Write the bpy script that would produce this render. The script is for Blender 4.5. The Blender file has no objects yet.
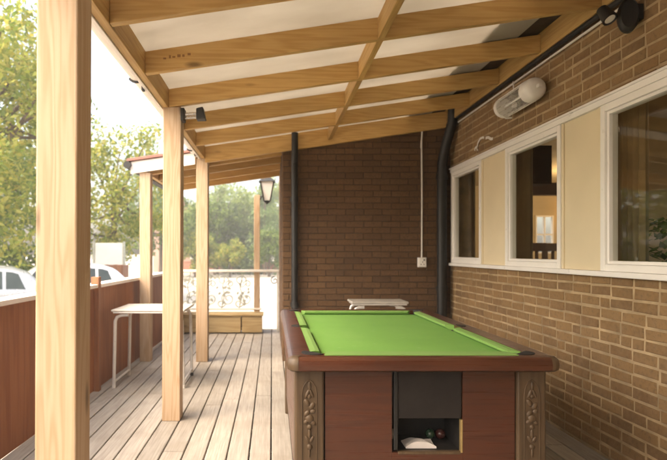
import bpy, math, random
from mathutils import Vector, Matrix, noise
R = math.radians
rnd = random.Random(7)
S = bpy.context.scene
COL = S.collection

# ------------------------------------------------------------------ helpers
class MB:
    """collects shapes (world coordinates) that become one mesh"""
    def __init__(s): s.v = []; s.f = []; s.m = []; s.uv = None
    def add(s, vs, fs, mi=0, M=None):
        o = len(s.v)
        for p in vs:
            p = Vector(p)
            s.v.append(M @ p if M is not None else p)
        for f in fs:
            s.f.append([i + o for i in f]); s.m.append(mi)
        return s
    def box(s, x0, x1, y0, y1, z0, z1, mi=0, M=None):
        v = [(x, y, z) for x in (x0, x1) for y in (y0, y1) for z in (z0, z1)]
        return s.add(v, [(0,1,3,2),(4,6,7,5),(0,4,5,1),(2,3,7,6),(0,2,6,4),(1,5,7,3)], mi, M)
    def hexa(s, v, mi=0, M=None):
        return s.add(v, [(0,1,3,2),(4,6,7,5),(0,4,5,1),(2,3,7,6),(0,2,6,4),(1,5,7,3)], mi, M)
    def tube(s, pts, r, n=8, cap=True, mi=0, M=None):
        pts = [Vector(p) for p in pts]
        rs = r if isinstance(r, (list, tuple)) else [r]*len(pts)
        t0 = (pts[1]-pts[0]).normalized()
        up = Vector((0,0,1)) if abs(t0.z) < .9 else Vector((0,1,0))
        a = t0.cross(up).normalized()
        vs = []; fs = []
        for i, p in enumerate(pts):
            t = (pts[min(i+1, len(pts)-1)] - pts[max(i-1, 0)]).normalized()
            a = (a - t*a.dot(t)).normalized(); b = t.cross(a)
            for k in range(n):
                th = 2*math.pi*k/n
                vs.append(p + (a*math.cos(th) + b*math.sin(th))*rs[i])
        for i in range(len(pts)-1):
            for k in range(n):
                k2 = (k+1) % n
                fs.append((i*n+k, i*n+k2, (i+1)*n+k2, (i+1)*n+k))
        if cap:
            fs.append(tuple(range(n-1, -1, -1))); fs.append(tuple((len(pts)-1)*n+k for k in range(n)))
        return s.add(vs, fs, mi, M)
    def lathe(s, prof, n=20, mi=0, M=None):
        """profile of (radius, z) about the z axis"""
        vs = []; fs = []
        for r, z in prof:
            for k in range(n):
                th = 2*math.pi*k/n
                vs.append((r*math.cos(th), r*math.sin(th), z))
        for i in range(len(prof)-1):
            for k in range(n):
                k2 = (k+1) % n
                fs.append((i*n+k, i*n+k2, (i+1)*n+k2, (i+1)*n+k))
        fs.append(tuple(range(n-1, -1, -1))); fs.append(tuple((len(prof)-1)*n+k for k in range(n)))
        return s.add(vs, fs, mi, M)
    def ball(s, c, rx, ry, rz, n=12, mi=0, M=None):
        prof = [(math.sin(math.pi*i/n)+1e-4, -math.cos(math.pi*i/n)) for i in range(n+1)]
        T = Matrix.Translation(c) @ Matrix.Diagonal((rx, ry, rz, 1))
        return s.lathe(prof, n+4, mi, (M @ T) if M is not None else T)
    def prism(s, poly, axis, a0, a1, mi=0, M=None):
        """closed 2-D outline pushed along an axis"""
        def P(u, v, w):
            return {'x': (w, u, v), 'y': (u, w, v), 'z': (u, v, w)}[axis]
        n = len(poly)
        vs = [P(u, v, a0) for u, v in poly] + [P(u, v, a1) for u, v in poly]
        fs = [tuple(range(n-1, -1, -1)), tuple(range(n, 2*n))]
        fs += [(i, (i+1) % n, (i+1) % n + n, i+n) for i in range(n)]
        return s.add(vs, fs, mi, M)

def props(o, label=None, cat=None, group=None, kind=None):
    if label: o['label'] = label
    if cat: o['category'] = cat
    if group: o['group'] = group
    if kind: o['kind'] = kind
    return o

def thing(name, label, cat, loc=(0,0,0), group=None):
    o = bpy.data.objects.new(name, None); COL.objects.link(o)
    o.location = loc; o.empty_display_size = .1
    return props(o, label, cat, group)

def root_loc(o):
    p = Vector((0,0,0))
    while o is not None:
        p += o.location; o = o.parent
    return p

def build(name, mb, mats, parent=None, bevel=0, smooth=False, label=None, origin=None, fixn=True):
    base = root_loc(parent) if parent is not None else Vector((0,0,0))
    org = Vector(origin) if origin is not None else base
    me = bpy.data.meshes.new(name)
    me.from_pydata([tuple(p - org) for p in mb.v], [], mb.f)
    if not isinstance(mats, (list, tuple)): mats = [mats]
    for m in mats: me.materials.append(m)
    if len(mats) > 1:
        me.polygons.foreach_set('material_index', mb.m)
    if fixn:
        import bmesh
        bm = bmesh.new(); bm.from_mesh(me); bmesh.ops.recalc_face_normals(bm, faces=bm.faces); bm.to_mesh(me); bm.free()
    if smooth:
        me.polygons.foreach_set('use_smooth', [True]*len(me.polygons))
        try: me.set_sharp_from_angle(angle=R(38))
        except Exception: pass
    me.update()
    o = bpy.data.objects.new(name, me); COL.objects.link(o)
    o.location = org - base
    if parent is not None: o.parent = parent
    if bevel:
        b = o.modifiers.new('bevel', 'BEVEL'); b.width = bevel; b.segments = 2; b.limit_method = 'ANGLE'; b.angle_limit = R(40)
    if label: o['label'] = label
    return o

def copy_tree(o, parent=None):
    c = o.copy(); COL.objects.link(c); c.parent = parent
    for ch in [x for x in bpy.data.objects if x.parent == o]:
        copy_tree(ch, c)
    return c

# ------------------------------------------------------------------ materials
class NT:
    def __init__(s, name):
        s.mat = bpy.data.materials.new(name); s.mat.use_nodes = True
        s.t = s.mat.node_tree; s.n = s.t.nodes; s.bsdf = s.n['Principled BSDF']; s.out = s.n['Material Output']
    def new(s, typ, **kw):
        n = s.n.new(typ)
        for k, v in kw.items(): setattr(n, k, v)
        return n
    def link(s, a, b): s.t.links.new(a, b)
    def val(s, sock, v):
        if hasattr(v, 'is_output'): s.link(v, sock)
        else: sock.default_value = v
    def math(s, op, a, b=0, clamp=False):
        n = s.new('ShaderNodeMath', operation=op, use_clamp=clamp); s.val(n.inputs[0], a); s.val(n.inputs[1], b); return n.outputs[0]
    def vmath(s, op, a, b):
        n = s.new('ShaderNodeVectorMath', operation=op); s.val(n.inputs[0], a); s.val(n.inputs[1], b); return n.outputs[0]
    def noise(s, vec, scale, detail=4, rough=.55, dist=0):
        n = s.new('ShaderNodeTexNoise'); s.val(n.inputs['Vector'], vec); n.inputs['Scale'].default_value = scale
        n.inputs['Detail'].default_value = detail; n.inputs['Roughness'].default_value = rough; n.inputs['Distortion'].default_value = dist
        return n.outputs['Fac']
    def ramp(s, fac, stops):
        n = s.new('ShaderNodeValToRGB'); s.val(n.inputs[0], fac); e = n.color_ramp.elements
        while len(e) < len(stops): e.new(.5)
        for i, (p, c) in enumerate(stops):
            e[i].position = p; e[i].color = (c if hasattr(c, '__len__') else (c, c, c)) if len(c if hasattr(c,'__len__') else (c,)) == 4 else (*(c if hasattr(c,'__len__') else (c,c,c)), 1)
        return n.outputs[0]
    def mix(s, fac, a, b, blend='MIX'):
        n = s.new('ShaderNodeMix', data_type='RGBA', blend_type=blend)
        s.val(n.inputs[0], fac)
        for k, v in ((6, a), (7, b)):
            if hasattr(v, 'is_output'): s.link(v, n.inputs[k])
            else: n.inputs[k].default_value = (*v, 1) if len(v) == 3 else v
        return n.outputs[2]
    def bump(s, h, strength=.3, dist=.01):
        n = s.new('ShaderNodeBump'); s.val(n.inputs['Height'], h); n.inputs['Strength'].default_value = strength; n.inputs['Distance'].default_value = dist
        s.link(n.outputs[0], s.bsdf.inputs['Normal'])
    def coords(s, rand=True):
        c = s.new('ShaderNodeTexCoord').outputs['Object']
        if rand:
            r = s.new('ShaderNodeObjectInfo').outputs['Random']
            m = s.math('MULTIPLY', r, 37.0)
            k = s.new('ShaderNodeCombineXYZ')
            for i in range(3): s.link(m, k.inputs[i])
            c = s.vmath('ADD', c, k.outputs[0])
        return c
    def color(s, c): s.val(s.bsdf.inputs['Base Color'], (*c, 1) if not hasattr(c, 'is_output') else c)
    def rough(s, r): s.val(s.bsdf.inputs['Roughness'], r)

def plain(name, c, rough=.5, metal=0, var=.12, scale=6, bump=0, coat=0):
    m = NT(name); p = m.coords()
    f = m.noise(p, scale, 5)
    lo = tuple(x*(1-var) for x in c); hi = tuple(min(1, x*(1+var)) for x in c)
    m.color(m.ramp(f, [(.3, lo), (.7, hi)]))
    m.rough(m.ramp(m.noise(p, scale*3, 3), [(.3, max(0, rough-.08)), (.7, min(1, rough+.08))]))
    m.bsdf.inputs['Metallic'].default_value = metal
    if coat: m.bsdf.inputs['Coat Weight'].default_value = coat
    if bump: m.bump(m.noise(p, scale*8, 4), bump, .004)
    return m.mat

def wood(name, axis, light, dark, rough=.6, ring=16, knots=True, stain=.25, per=.12, bump=.12, knotcol=None, coat=0, fine=1.0):
    """sawn timber with growth rings running along one axis; every piece gets its own grain and tone"""
    m = NT(name); p = m.coords()
    def stretched(along, across):
        v = [across]*3; v['xyz'.index(axis)] = along
        return m.vmath('MULTIPLY', p, tuple(v))
    warp = m.noise(stretched(.5, 6.0), 1.0, 3, .5)
    n2 = m.noise(stretched(.3, 15), 1.0, 2)
    rings = m.math('SINE', m.math('MULTIPLY', m.math('ADD', warp, m.math('MULTIPLY', n2, .35)), ring*6.283))
    rings = m.math('POWER', m.math('MULTIPLY', m.math('ADD', rings, 1), .5), 1.6)
    fibre = m.noise(stretched(2.2, 150), 1.0, 5, .7)
    fac = m.math('ADD', m.math('MULTIPLY', rings, .5*fine), m.math('MULTIPLY', fibre, .5), True)
    c = m.ramp(fac, [(.12, light), (.85, dark)])
    if knots:
        vo = m.new('ShaderNodeTexVoronoi'); m.link(stretched(2.2, 6.5), vo.inputs['Vector']); vo.inputs['Scale'].default_value = 1
        kf = m.ramp(vo.outputs['Distance'], [(.05, 1), (.16, 0)])
        keep = m.math('GREATER_THAN', m.new('ShaderNodeSeparateColor').outputs[0], .62)
        sc = keep.node.inputs[0].links[0].from_node; m.link(vo.outputs['Color'], sc.inputs[0])
        kc = knotcol or tuple(x*.38 for x in dark)
        c = m.mix(m.math('MULTIPLY', m.math('MULTIPLY', kf, keep), .9), c, kc)
    big = m.noise(stretched(.9, 2.6), 1.0, 4)
    c = m.mix(m.math('MULTIPLY', m.ramp(big, [(.45, 0), (.75, 1)]), stain), c, tuple(x*.5 for x in dark))
    r = m.new('ShaderNodeObjectInfo').outputs['Random']
    h = m.new('ShaderNodeHueSaturation'); m.link(c, h.inputs['Color'])
    m.link(m.math('ADD', m.math('MULTIPLY', r, per*2), 1-per), h.inputs['Value'])
    m.color(h.outputs[0])
    m.rough(m.ramp(fibre, [(.3, rough-.1), (.7, min(1, rough+.1))]))
    m.bump(m.math('ADD', fibre, m.math('MULTIPLY', rings, .4)), bump, .004)
    if coat: m.bsdf.inputs['Coat Weight'].default_value = coat; m.bsdf.inputs['Coat Roughness'].default_value = .15
    return m.mat

def brick_mat(name, stops, dirt, val=.35, bump=.5):
    m = NT(name); p = m.coords(False)
    isl = m.new('ShaderNodeNewGeometry').outputs['Random Per Island']
    c = m.ramp(isl, stops)
    n1 = m.noise(p, 17, 7, .72)
    c = m.mix(m.ramp(n1, [(.35, 0), (.7, .8)]), c, dirt)
    n3 = m.noise(p, 38, 5, .7); c = m.mix(m.ramp(n3, [(.52, 0), (.68, .6)]), c, tuple(x*.5 for x in dirt))
    n2 = m.noise(p, 1.7, 4, .6)
    h = m.new('ShaderNodeHueSaturation'); m.link(c, h.inputs['Color'])
    m.link(m.math('ADD', m.math('MULTIPLY', n2, val*2), 1-val), h.inputs['Value'])
    spots = m.ramp(m.noise(p, 90, 3), [(.62, 0), (.72, .45)])
    c = m.mix(spots, h.outputs[0], tuple(x*.35 for x in dirt))
    m.color(c); m.rough(.88)
    m.bump(m.math('ADD', m.noise(p, 60, 6, .7), n1), bump, .006)
    return m.mat

def leaf_mat(name, stops, trans=.45):
    m = NT(name)
    isl = m.new('ShaderNodeNewGeometry').outputs['Random Per Island']
    c = m.ramp(isl, stops); m.color(c); m.rough(.6)
    t = m.new('ShaderNodeBsdfTranslucent'); m.link(c, t.inputs[0])
    x = m.new('ShaderNodeMixShader'); x.inputs[0].default_value = trans
    m.link(m.bsdf.outputs[0], x.inputs[1]); m.link(t.outputs[0], x.inputs[2]); m.link(x.outputs[0], m.out.inputs[0])
    return m.mat

def glass_mat(name, tint=(1,1,1), base=.05):
    m = NT(name)
    tr = m.new('ShaderNodeBsdfTransparent'); tr.inputs[0].default_value = (*tint, 1)
    gl = m.new('ShaderNodeBsdfGlossy'); gl.inputs['Roughness'].default_value = .02
    lw = m.new('ShaderNodeLayerWeight'); lw.inputs[0].default_value = .5
    fr = m.math('POWER', lw.outputs['Facing'], 5.0)
    x = m.new('ShaderNodeMixShader'); m.link(m.math('ADD', m.math('MULTIPLY', fr, .95), base, True), x.inputs[0])
    m.link(tr.outputs[0], x.inputs[1]); m.link(gl.outputs[0], x.inputs[2]); m.link(x.outputs[0], m.out.inputs[0])
    return m.mat

def emit_mat(name, c, s):
    m = NT(name); m.bsdf.inputs['Base Color'].default_value = (*c, 1)
    m.bsdf.inputs['Emission Color'].default_value = (*c, 1); m.bsdf.inputs['Emission Strength'].default_value = s
    return m.mat

PINE_L, PINE_D = (.60,.385,.145), (.43,.235,.062)
POST_L, POST_D = (.54,.40,.275), (.41,.265,.145)
M = {}
for ax in 'xyz':
    M['pine_'+ax] = wood('pine_'+ax, ax, PINE_L, PINE_D, .6, 11, True, .5, .16, fine=.7)
M['post'] = wood('post_timber', 'z', POST_L, POST_D, .65, 13, True, .22, .05, fine=.8)
M['grey_y'] = wood('weathered_timber_y', 'y', (.50,.44,.36), (.37,.31,.24), .8, 8, True, .3, .10)
M['trough'] = wood('trough_timber', 'x', (.50,.38,.20), (.34,.23,.10), .75, 7, True, .3, .12)
M['fence_panel'] = wood('stained_panel', 'z', (.34,.130,.050), (.25,.086,.033), .7, 5, False, .35, .05)
M['fence_z'] = wood('stained_post', 'z', (.31,.13,.058), (.22,.085,.036), .65, 6, False, .3, .05)
M['mahogany_x'] = wood('mahogany_x', 'x', (.100,.030,.013), (.036,.010,.005), .32, 7, False, .35, .03, .03, coat=.2, fine=.45)
M['mahogany_y'] = wood('mahogany_y', 'y', (.100,.030,.013), (.036,.010,.005), .32, 7, False, .35, .03, .03, coat=.2, fine=.45)
M['carved'] = wood('carved_oak', 'z', (.108,.068,.036), (.07,.042,.021), .5, 8, False, .2, .03, .05)
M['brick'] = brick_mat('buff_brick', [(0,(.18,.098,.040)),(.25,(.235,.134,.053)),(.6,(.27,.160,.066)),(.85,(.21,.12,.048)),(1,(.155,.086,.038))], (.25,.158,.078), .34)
M['mortar'] = plain('mortar', (.37,.27,.155), .95, 0, .35, 5, .5)
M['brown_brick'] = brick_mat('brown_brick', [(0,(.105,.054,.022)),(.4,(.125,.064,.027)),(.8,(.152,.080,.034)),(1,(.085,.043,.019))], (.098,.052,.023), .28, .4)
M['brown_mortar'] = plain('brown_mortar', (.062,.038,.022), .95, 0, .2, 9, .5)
M['white'] = plain('white_gloss_paint', (.83,.81,.77), .35, 0, .04, 4)
M['cream'] = plain('cream_panel', (.72,.62,.43), .55, 0, .05, 2)
M['fascia'] = plain('fascia_paint', (.78,.72,.66), .5, 0, .06, 3)
M['black'] = plain('black_plastic', (.012,.0115,.011), .5, 0, .3, 8)
M['steel'] = plain('bright_steel', (.62,.6,.57), .28, 1, .05, 8)
M['chrome'] = plain('polished_reflector', (.8,.79,.76), .12, 1, .03, 8)
M['whitepl'] = plain('white_enamel', (.74,.71,.66), .35, 0, .06, 10)
M['tabletop'] = plain('pale_table_top', (.46,.43,.38), .4, 0, .12, 14)
M['legtube'] = plain('pale_leg_tube', (.70,.68,.64), .35, .3, .06, 12)
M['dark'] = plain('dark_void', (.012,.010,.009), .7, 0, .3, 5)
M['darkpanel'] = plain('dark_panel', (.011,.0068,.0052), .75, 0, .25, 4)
M['brass'] = plain('brass_trim', (.50,.36,.16), .4, .6, .1, 20)
M['paper'] = plain('paper', (.80,.74,.70), .8, 0, .06, 10)
M['red'] = plain('ball_red', (.09,.012,.010), .25, 0, .05, 3)
M['ballred'] = plain('dull_red_ball', (.06,.016,.013), .3)
M['green'] = plain('ball_green', (.02,.045,.025), .25, 0, .05, 3)
M['soil'] = plain('soil', (.05,.035,.022), .95, 0, .4, 20, .6)
M['iron'] = plain('wrought_iron', (.42,.43,.37), .5, .1, .25, 16)
M['railwhite'] = plain('rail_paint', (.72,.69,.62), .45, 0, .08, 8)
M['soffit'] = plain('soffit_board', (.05,.035,.025), .8, 0, .25, 5)
M['litter'] = plain('dry_litter', (.17,.10,.05), .9, 0, .4, 40)
M['stamp'] = plain('stamp_ink', (.24,.12,.04), .8)
M['tile'] = plain('roof_tile', (.16,.08,.05), .85, 0, .3, 8, .4)
M['roofedge'] = plain('roof_edge', (.30,.13,.10), .7, 0, .15, 8)
M['render_pink'] = plain('pink_render', (.42,.27,.22), .9, 0, .12, 3)
M['wallred'] = plain('garden_brick', (.33,.15,.10), .9, 0, .25, 14, .3)
M['bark'] = plain('bark', (.10,.072,.048), .95, 0, .4, 14, .8)
M['tyre'] = plain('tyre', (.02,.02,.02), .8)
M['lampglass'] = plain('lantern_glass', (.78,.77,.72), .25, 0, .03, 4)
M['glass'] = glass_mat('window_glass', (.95,.95,.92), .05)
M['carglass'] = plain('car_glass', (.035,.05,.045), .06, 0, .2, 3)
M['warm_lamp'] = emit_mat('lit_lamp_shade', (1,.52,.16), 4)
M['roomwall'] = plain('room_wall', (.44,.37,.25), .9, 0, .1, 2)
M['roomfloor'] = plain('room_floor', (.10,.055,.03), .6, 0, .2, 4)
M['curtain'] = plain('curtain', (.36,.28,.15), .9, 0, .2, 3)
M['leaf_yel'] = leaf_mat('leaf_yellow', [(0,(.11,.18,.03)),(.3,(.25,.31,.05)),(.6,(.45,.45,.11)),(.8,(.42,.36,.07)),(1,(.17,.26,.035))], .6)
M['leaf_grn'] = leaf_mat('leaf_green', [(0,(.06,.11,.018)),(.5,(.11,.18,.025)),(1,(.18,.25,.035))], .5)
M['leaf_con'] = leaf_mat('leaf_conifer', [(0,(.09,.16,.05)),(.6,(.15,.23,.075)),(1,(.20,.27,.09))], .35)
M['leaf_pale'] = leaf_mat('leaf_pale_green', [(0,(.14,.21,.06)),(.5,(.21,.29,.08)),(1,(.30,.36,.11))], .5)
M['carwhite'] = plain('car_paint_white', (.78,.78,.77), .22, 0, .02, 2, 0, .6)
M['carsilver'] = plain('car_paint_silver', (.45,.47,.47), .25, .4, .02, 2, 0, .6)

def felt(name, A, B):
    m = NT(name); p = m.coords(False)
    n = m.noise(p, 2.2, 4); f = m.noise(p, 420, 3)
    c = m.ramp(n, [(.3, A), (.7, B)])
    c = m.mix(m.math('MULTIPLY', m.ramp(f, [(.4,0),(.8,1)]), .25), c, tuple(x*.75 for x in A))
    vo = m.new('ShaderNodeTexVoronoi'); m.link(p, vo.inputs['Vector']); vo.inputs['Scale'].default_value = 9
    sc = m.new('ShaderNodeSeparateColor'); m.link(vo.outputs['Color'], sc.inputs[0])
    spk = m.math('MULTIPLY', m.ramp(vo.outputs['Distance'], [(.05, 1), (.13, 0)]), m.math('GREATER_THAN', sc.outputs[0], .55))
    c = m.mix(m.math('MULTIPLY', spk, .22), c, (.30,.42,.22))          # chalk marks
    wear = m.noise(m.vmath('MULTIPLY', p, (3, .8, 1)), 1.5, 5, .65)
    c = m.mix(m.ramp(wear, [(.5, 0), (.75, .3)]), c, (.20,.36,.10))
    m.color(c); m.rough(.95); m.bump(f, .15, .001)
    return m.mat
M['felt'] = felt('green_cloth', (.125,.31,.048), (.15,.345,.058))
M['cushion'] = felt('pale_cushion_cloth', (.15,.30,.062), (.185,.335,.085))  # paler and yellower than the table cloth

def deck_mat():
    m = NT('weathered_deck'); p = m.coords(False)
    isl = m.new('ShaderNodeNewGeometry').outputs['Random Per Island']
    k = m.new('ShaderNodeCombineXYZ'); m.link(m.math('MULTIPLY', isl, 50), k.inputs[1]); m.link(m.math('MULTIPLY', isl, 9), k.inputs[2])
    q = m.vmath('ADD', p, k.outputs[0])
    st = m.vmath('MULTIPLY', q, (95, 3.0, 20)); fib = m.noise(st, 1, 5, .65)
    w = m.noise(m.vmath('MULTIPLY', q, (9, .6, 5)), 1, 3)
    rings = m.math('SINE', m.math('MULTIPLY', w, 55))
    fac = m.math('ADD', m.math('MULTIPLY', fib, .85), m.math('MULTIPLY', m.math('ADD', rings, 1), .06))
    c = m.ramp(fac, [(.25, (.385,.355,.315)), (.75, (.215,.193,.165))])
    blot = m.noise(p, 2.3, 5, .6); c = m.mix(m.ramp(blot, [(.48, 0), (.75, .5)]), c, (.22,.185,.145))
    h = m.new('ShaderNodeHueSaturation'); m.link(c, h.inputs['Color']); m.link(m.math('ADD', m.math('MULTIPLY', isl, .3), .86), h.inputs['Value'])
    m.color(h.outputs[0]); m.rough(m.ramp(blot, [(.3, .55), (.7, .8)])); m.bump(fib, .25, .004)
    return m.mat
M['deck'] = deck_mat()

def ground_mat():
    m = NT('pale_gravel'); p = m.coords(False)
    n = m.noise(p, .35, 5); f = m.noise(p, 30, 4, .7)
    c = m.ramp(n, [(.3, (.36,.34,.30)), (.7, (.46,.43,.38))])
    c = m.mix(m.ramp(f, [(.4, 0), (.7, .5)]), c, (.28,.26,.23))
    m.color(c); m.rough(.95); m.bump(f, .4, .02)
    return m.mat
M['ground'] = ground_mat()

def sheet_mat():
    """opal roof sheet: light comes through it, with dirt lying on top"""
    m = NT('opal_sheet'); p = m.coords(False)
    n = m.noise(m.vmath('MULTIPLY', p, (1, 2.2, 1)), 1.6, 5)
    c = m.ramp(n, [(.3, (.60,.57,.52)), (.75, (.70,.675,.63))])
    t = m.new('ShaderNodeBsdfTranslucent'); m.link(m.ramp(n, [(.3, (.46,.425,.37)), (.7, (.58,.545,.485))]), t.inputs[0])
    m.color(c); m.rough(.45)
    x = m.new('ShaderNodeMixShader'); x.inputs[0].default_value = .5
    m.link(m.bsdf.outputs[0], x.inputs[1]); m.link(t.outputs[0], x.inputs[2]); m.link(x.outputs[0], m.out.inputs[0])
    return m.mat
M['sheet'] = sheet_mat()

# ------------------------------------------------------------------ setting
EYE = 1.33
g = MB()
g.add([(-300,-60,-.35),(300,-60,-.35),(300,500,-.35),(-300,500,-.35)], [(0,1,2,3)])
props(build('ground', g, M['ground']), kind='structure')

d = MB()
x = -1.752
PITCH = .1455
while x < 2.2:
    y = -4.6
    while y < 9.1:
        L = rnd.choice((2.4, 3.0, 3.6, 4.2))
        if y == -4.6: L = rnd.uniform(1.5, 4.2)
        y1 = min(9.1, y+L)
        a = .0045; z = rnd.uniform(-.0015, .0015)
        x0, x1 = x+a, min(x+PITCH-a, 2.19)
        if x1 - x0 > .02:
            e = .004
            d.add([(x0,y,-.028),(x0,y1-.004,-.028),(x0,y,z-e),(x0,y1-.004,z-e),(x0+e,y,z),(x0+e,y1-.004,z),
                   (x1-e,y,z),(x1-e,y1-.004,z),(x1,y,z-e),(x1,y1-.004,z-e),(x1,y,-.028),(x1,y1-.004,-.028)],
                  [(0,2,3,1),(2,4,5,3),(4,6,7,5),(6,8,9,7),(8,10,11,9),(0,10,8,6,4,2),(1,3,5,7,9,11)])
        y = y1
    x += PITCH
props(build('deck', d, M['deck']), kind='structure')
js = MB()
for yy in [k*.45-4.6 for k in range(31)]: js.box(-1.75, 2.18, yy, yy+.045, -.16, -.0285)
js.box(-1.75, -1.72, -4.6, 9.1, -.35, -.0290)
js.box(-1.75, 2.18, 9.105, 9.13, -.35, -.002)
props(build('deck_frame', js, M['soffit']), kind='structure')

# ------------------------------------------------------------------ pub building
XR = 2.2; YB = 6.42; WZ0, WZ1 = 1.20, 2.345
pub = thing('brick_building', 'brick building with white framed windows along the covered deck', 'building', (2.4, 3, 0))

def brick_field(mb, put, u0, u1, z0, z1, seed, proud=.007, cw=.225, ch=.075, gap=.010, jit=.003, zoff=0, headers=0):
    r = random.Random(seed)
    row = math.floor((z0-zoff)/ch)
    while row*ch+zoff < z1:
        zb, zt = max(z0, row*ch+zoff), min(z1, row*ch+zoff+ch-gap)
        if zt - zb > .012:
            u = math.floor(u0/cw)*cw - (cw/2 if row % 2 else 0) + r.uniform(-.012, .012)
            while u < u1:
                cl = cw/2 if r.random() < headers else cw
                a, b = max(u0, u), min(u1, u+cl-gap)
                if b - a > .02:
                    j = lambda: r.uniform(-jit, jit)
                    p = proud + r.uniform(-.002, .002); e = .003
                    q = [(a+j()*.6, zb+j()), (b+j()*.6, zb+j()), (b+j()*.6, zt+j()), (a+j()*.6, zt+j())]
                    cu, cz = (a+b)/2, (zb+zt)/2
                    vs = [put(uu, zz, -.004) for uu, zz in q]
                    vs += [put(uu, zz, p-e) for uu, zz in q]
                    vs += [put(uu + (e if uu < cu else -e), zz + (e if zz < cz else -e), p + r.uniform(-.001,.001)) for uu, zz in q]
                    fs = [(8,9,10,11)]
                    for k in range(4):
                        k2 = (k+1) % 4
                        fs += [(k, k2, k2+4, k+4), (k+4, k2+4, k2+8, k+8)]
                    mb.add(vs, fs, 0)
                u += cl
        row += 1

w = MB(); BK = dict(proud=.0045, gap=.0165, jit=.0045, headers=.12, cw=.212)
putr = lambda u, z, o: (XR - o, u, z)
YW0, YW1 = 1.05, 6.335
brick_field(w, putr, -.2, YB, -.05, WZ0-.002, 1, **BK)
brick_field(w, putr, -.2, YB, WZ1+.002, 3.25, 2, **BK)
brick_field(w, putr, -.2, YW0-.002, WZ0, WZ1, 3, **BK)
brick_field(w, putr, YW1+.002, YB, WZ0, WZ1, 4, **BK)
w.box(XR, XR+.22, -4.7, YB+.1, -.35, WZ0, 1); w.box(XR, XR+.22, -4.7, YB+.1, WZ1, 3.25, 1)
w.box(XR, XR+.22, -4.7, YW0, WZ0, WZ1, 1); w.box(XR, XR+.22, YW1, YB+.1, WZ0, WZ1, 1)
build('window_wall', w, [M['brick'], M['mortar']], pub)

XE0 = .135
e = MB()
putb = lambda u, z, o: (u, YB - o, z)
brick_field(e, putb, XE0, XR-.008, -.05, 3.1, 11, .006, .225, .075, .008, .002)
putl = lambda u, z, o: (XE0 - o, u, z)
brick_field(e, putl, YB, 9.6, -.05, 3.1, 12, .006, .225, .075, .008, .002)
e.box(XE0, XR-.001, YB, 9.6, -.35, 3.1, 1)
e.box(-.82, XR-.001, -4.86, -4.64, -.35, 3.1, 1)  # unseen wall added behind the camera to block frontal light
build('wing_and_blocker_wall', e, [M['brown_brick'], M['brown_mortar']], pub, label='darker brown brick wall closing the far end of the deck, plus an added light-blocking wall')

# eaves of the building above the deck canopy
ev = MB()
ev.box(1.70, 2.6, -4.7, 6.5, 3.20, 3.24); ev.box(1.68, 1.70, -4.7, 6.5, 3.12, 3.36)
build('eave', ev, M['soffit'], pub)
rf = MB()
rf.hexa([(1.62,-4.8,3.33),(1.62,-4.8,3.37),(1.62,9.8,3.33),(1.62,9.8,3.37),(6.9,-4.8,5.4),(6.9,-4.8,5.44),(6.9,9.8,5.4),(6.9,9.8,5.44)])
build('roof', rf, M['tile'], pub)

def window_unit(y0, y1):
    """one casement between y0 (near) and y1 (far)"""
    fw = .046
    f = MB(); z0, z1 = WZ0+.012, WZ1-.045
    xo, xi = XR-.028, XR+.05
    f.box(xo, xi, y0, y0+fw, z0, z1); f.box(xo, xi, y1-fw, y1, z0, z1)
    f.box(xo, xi, y0+fw+.0005, y1-fw-.0005, z0, z0+.045); f.box(xo, xi, y0+fw+.0005, y1-fw-.0005, z1-.046, z1)
    fr = build('window', f, M['white'], pub, .004)
    s = MB(); q = fw+.001; t = .021
    a0, a1, b0, b1 = y0+q, y1-q, z0+.046, z1-.047
    s.box(xo+.016, xi-.003, a0, a0+t, b0, b1); s.box(xo+.016, xi-.003, a1-t, a1, b0, b1)
    s.box(xo+.016, xi-.003, a0+t+.0005, a1-t-.0005, b0, b0+t); s.box(xo+.016, xi-.003, a0+t+.0005, a1-t-.0005, b1-t, b1)
    build('sash', s, M['white'], fr, .003)
    p = MB(); p.box(XR+.010, XR+.014, a0+t-.004, a1-t+.004, b0+t-.004, b1-t+.004)
    build('pane', p, M['glass'], fr)
for y0, y1 in ((5.43, 6.33), (3.93, 4.86), (2.43, 3.45), (1.06, 1.93)): window_unit(y0, y1)
for y0, y1 in ((4.863, 5.427), (3.453, 3.927), (1.933, 2.427)):
    p = MB(); p.box(XR-.010, XR+.03, y0, y1, WZ0+.012, WZ1-.045)
    p.box(XR-.020, XR-.0105, y0, y0+.03, WZ0+.013, WZ1-.046); p.box(XR-.020, XR-.0105, y1-.03, y1, WZ0+.013, WZ1-.046)
    build('infill_panel', p, M['cream'], pub, .003)
s = MB(); s.box(XR-.052, XR+.06, YW0-.02, YW1+.01, WZ0-.024, WZ0+.011); build('sill', s, M['white'], pub, .006)
s = MB(); s.box(XR-.034, XR+.06, YW0-.02, YW1+.01, WZ1-.0445, WZ1-.004); s.box(XR-.045, XR+.06, YW0-.03, YW1+.015, WZ1-.0035, WZ1+.012)
build('head_trim', s, M['white'], pub, .003)

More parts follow.
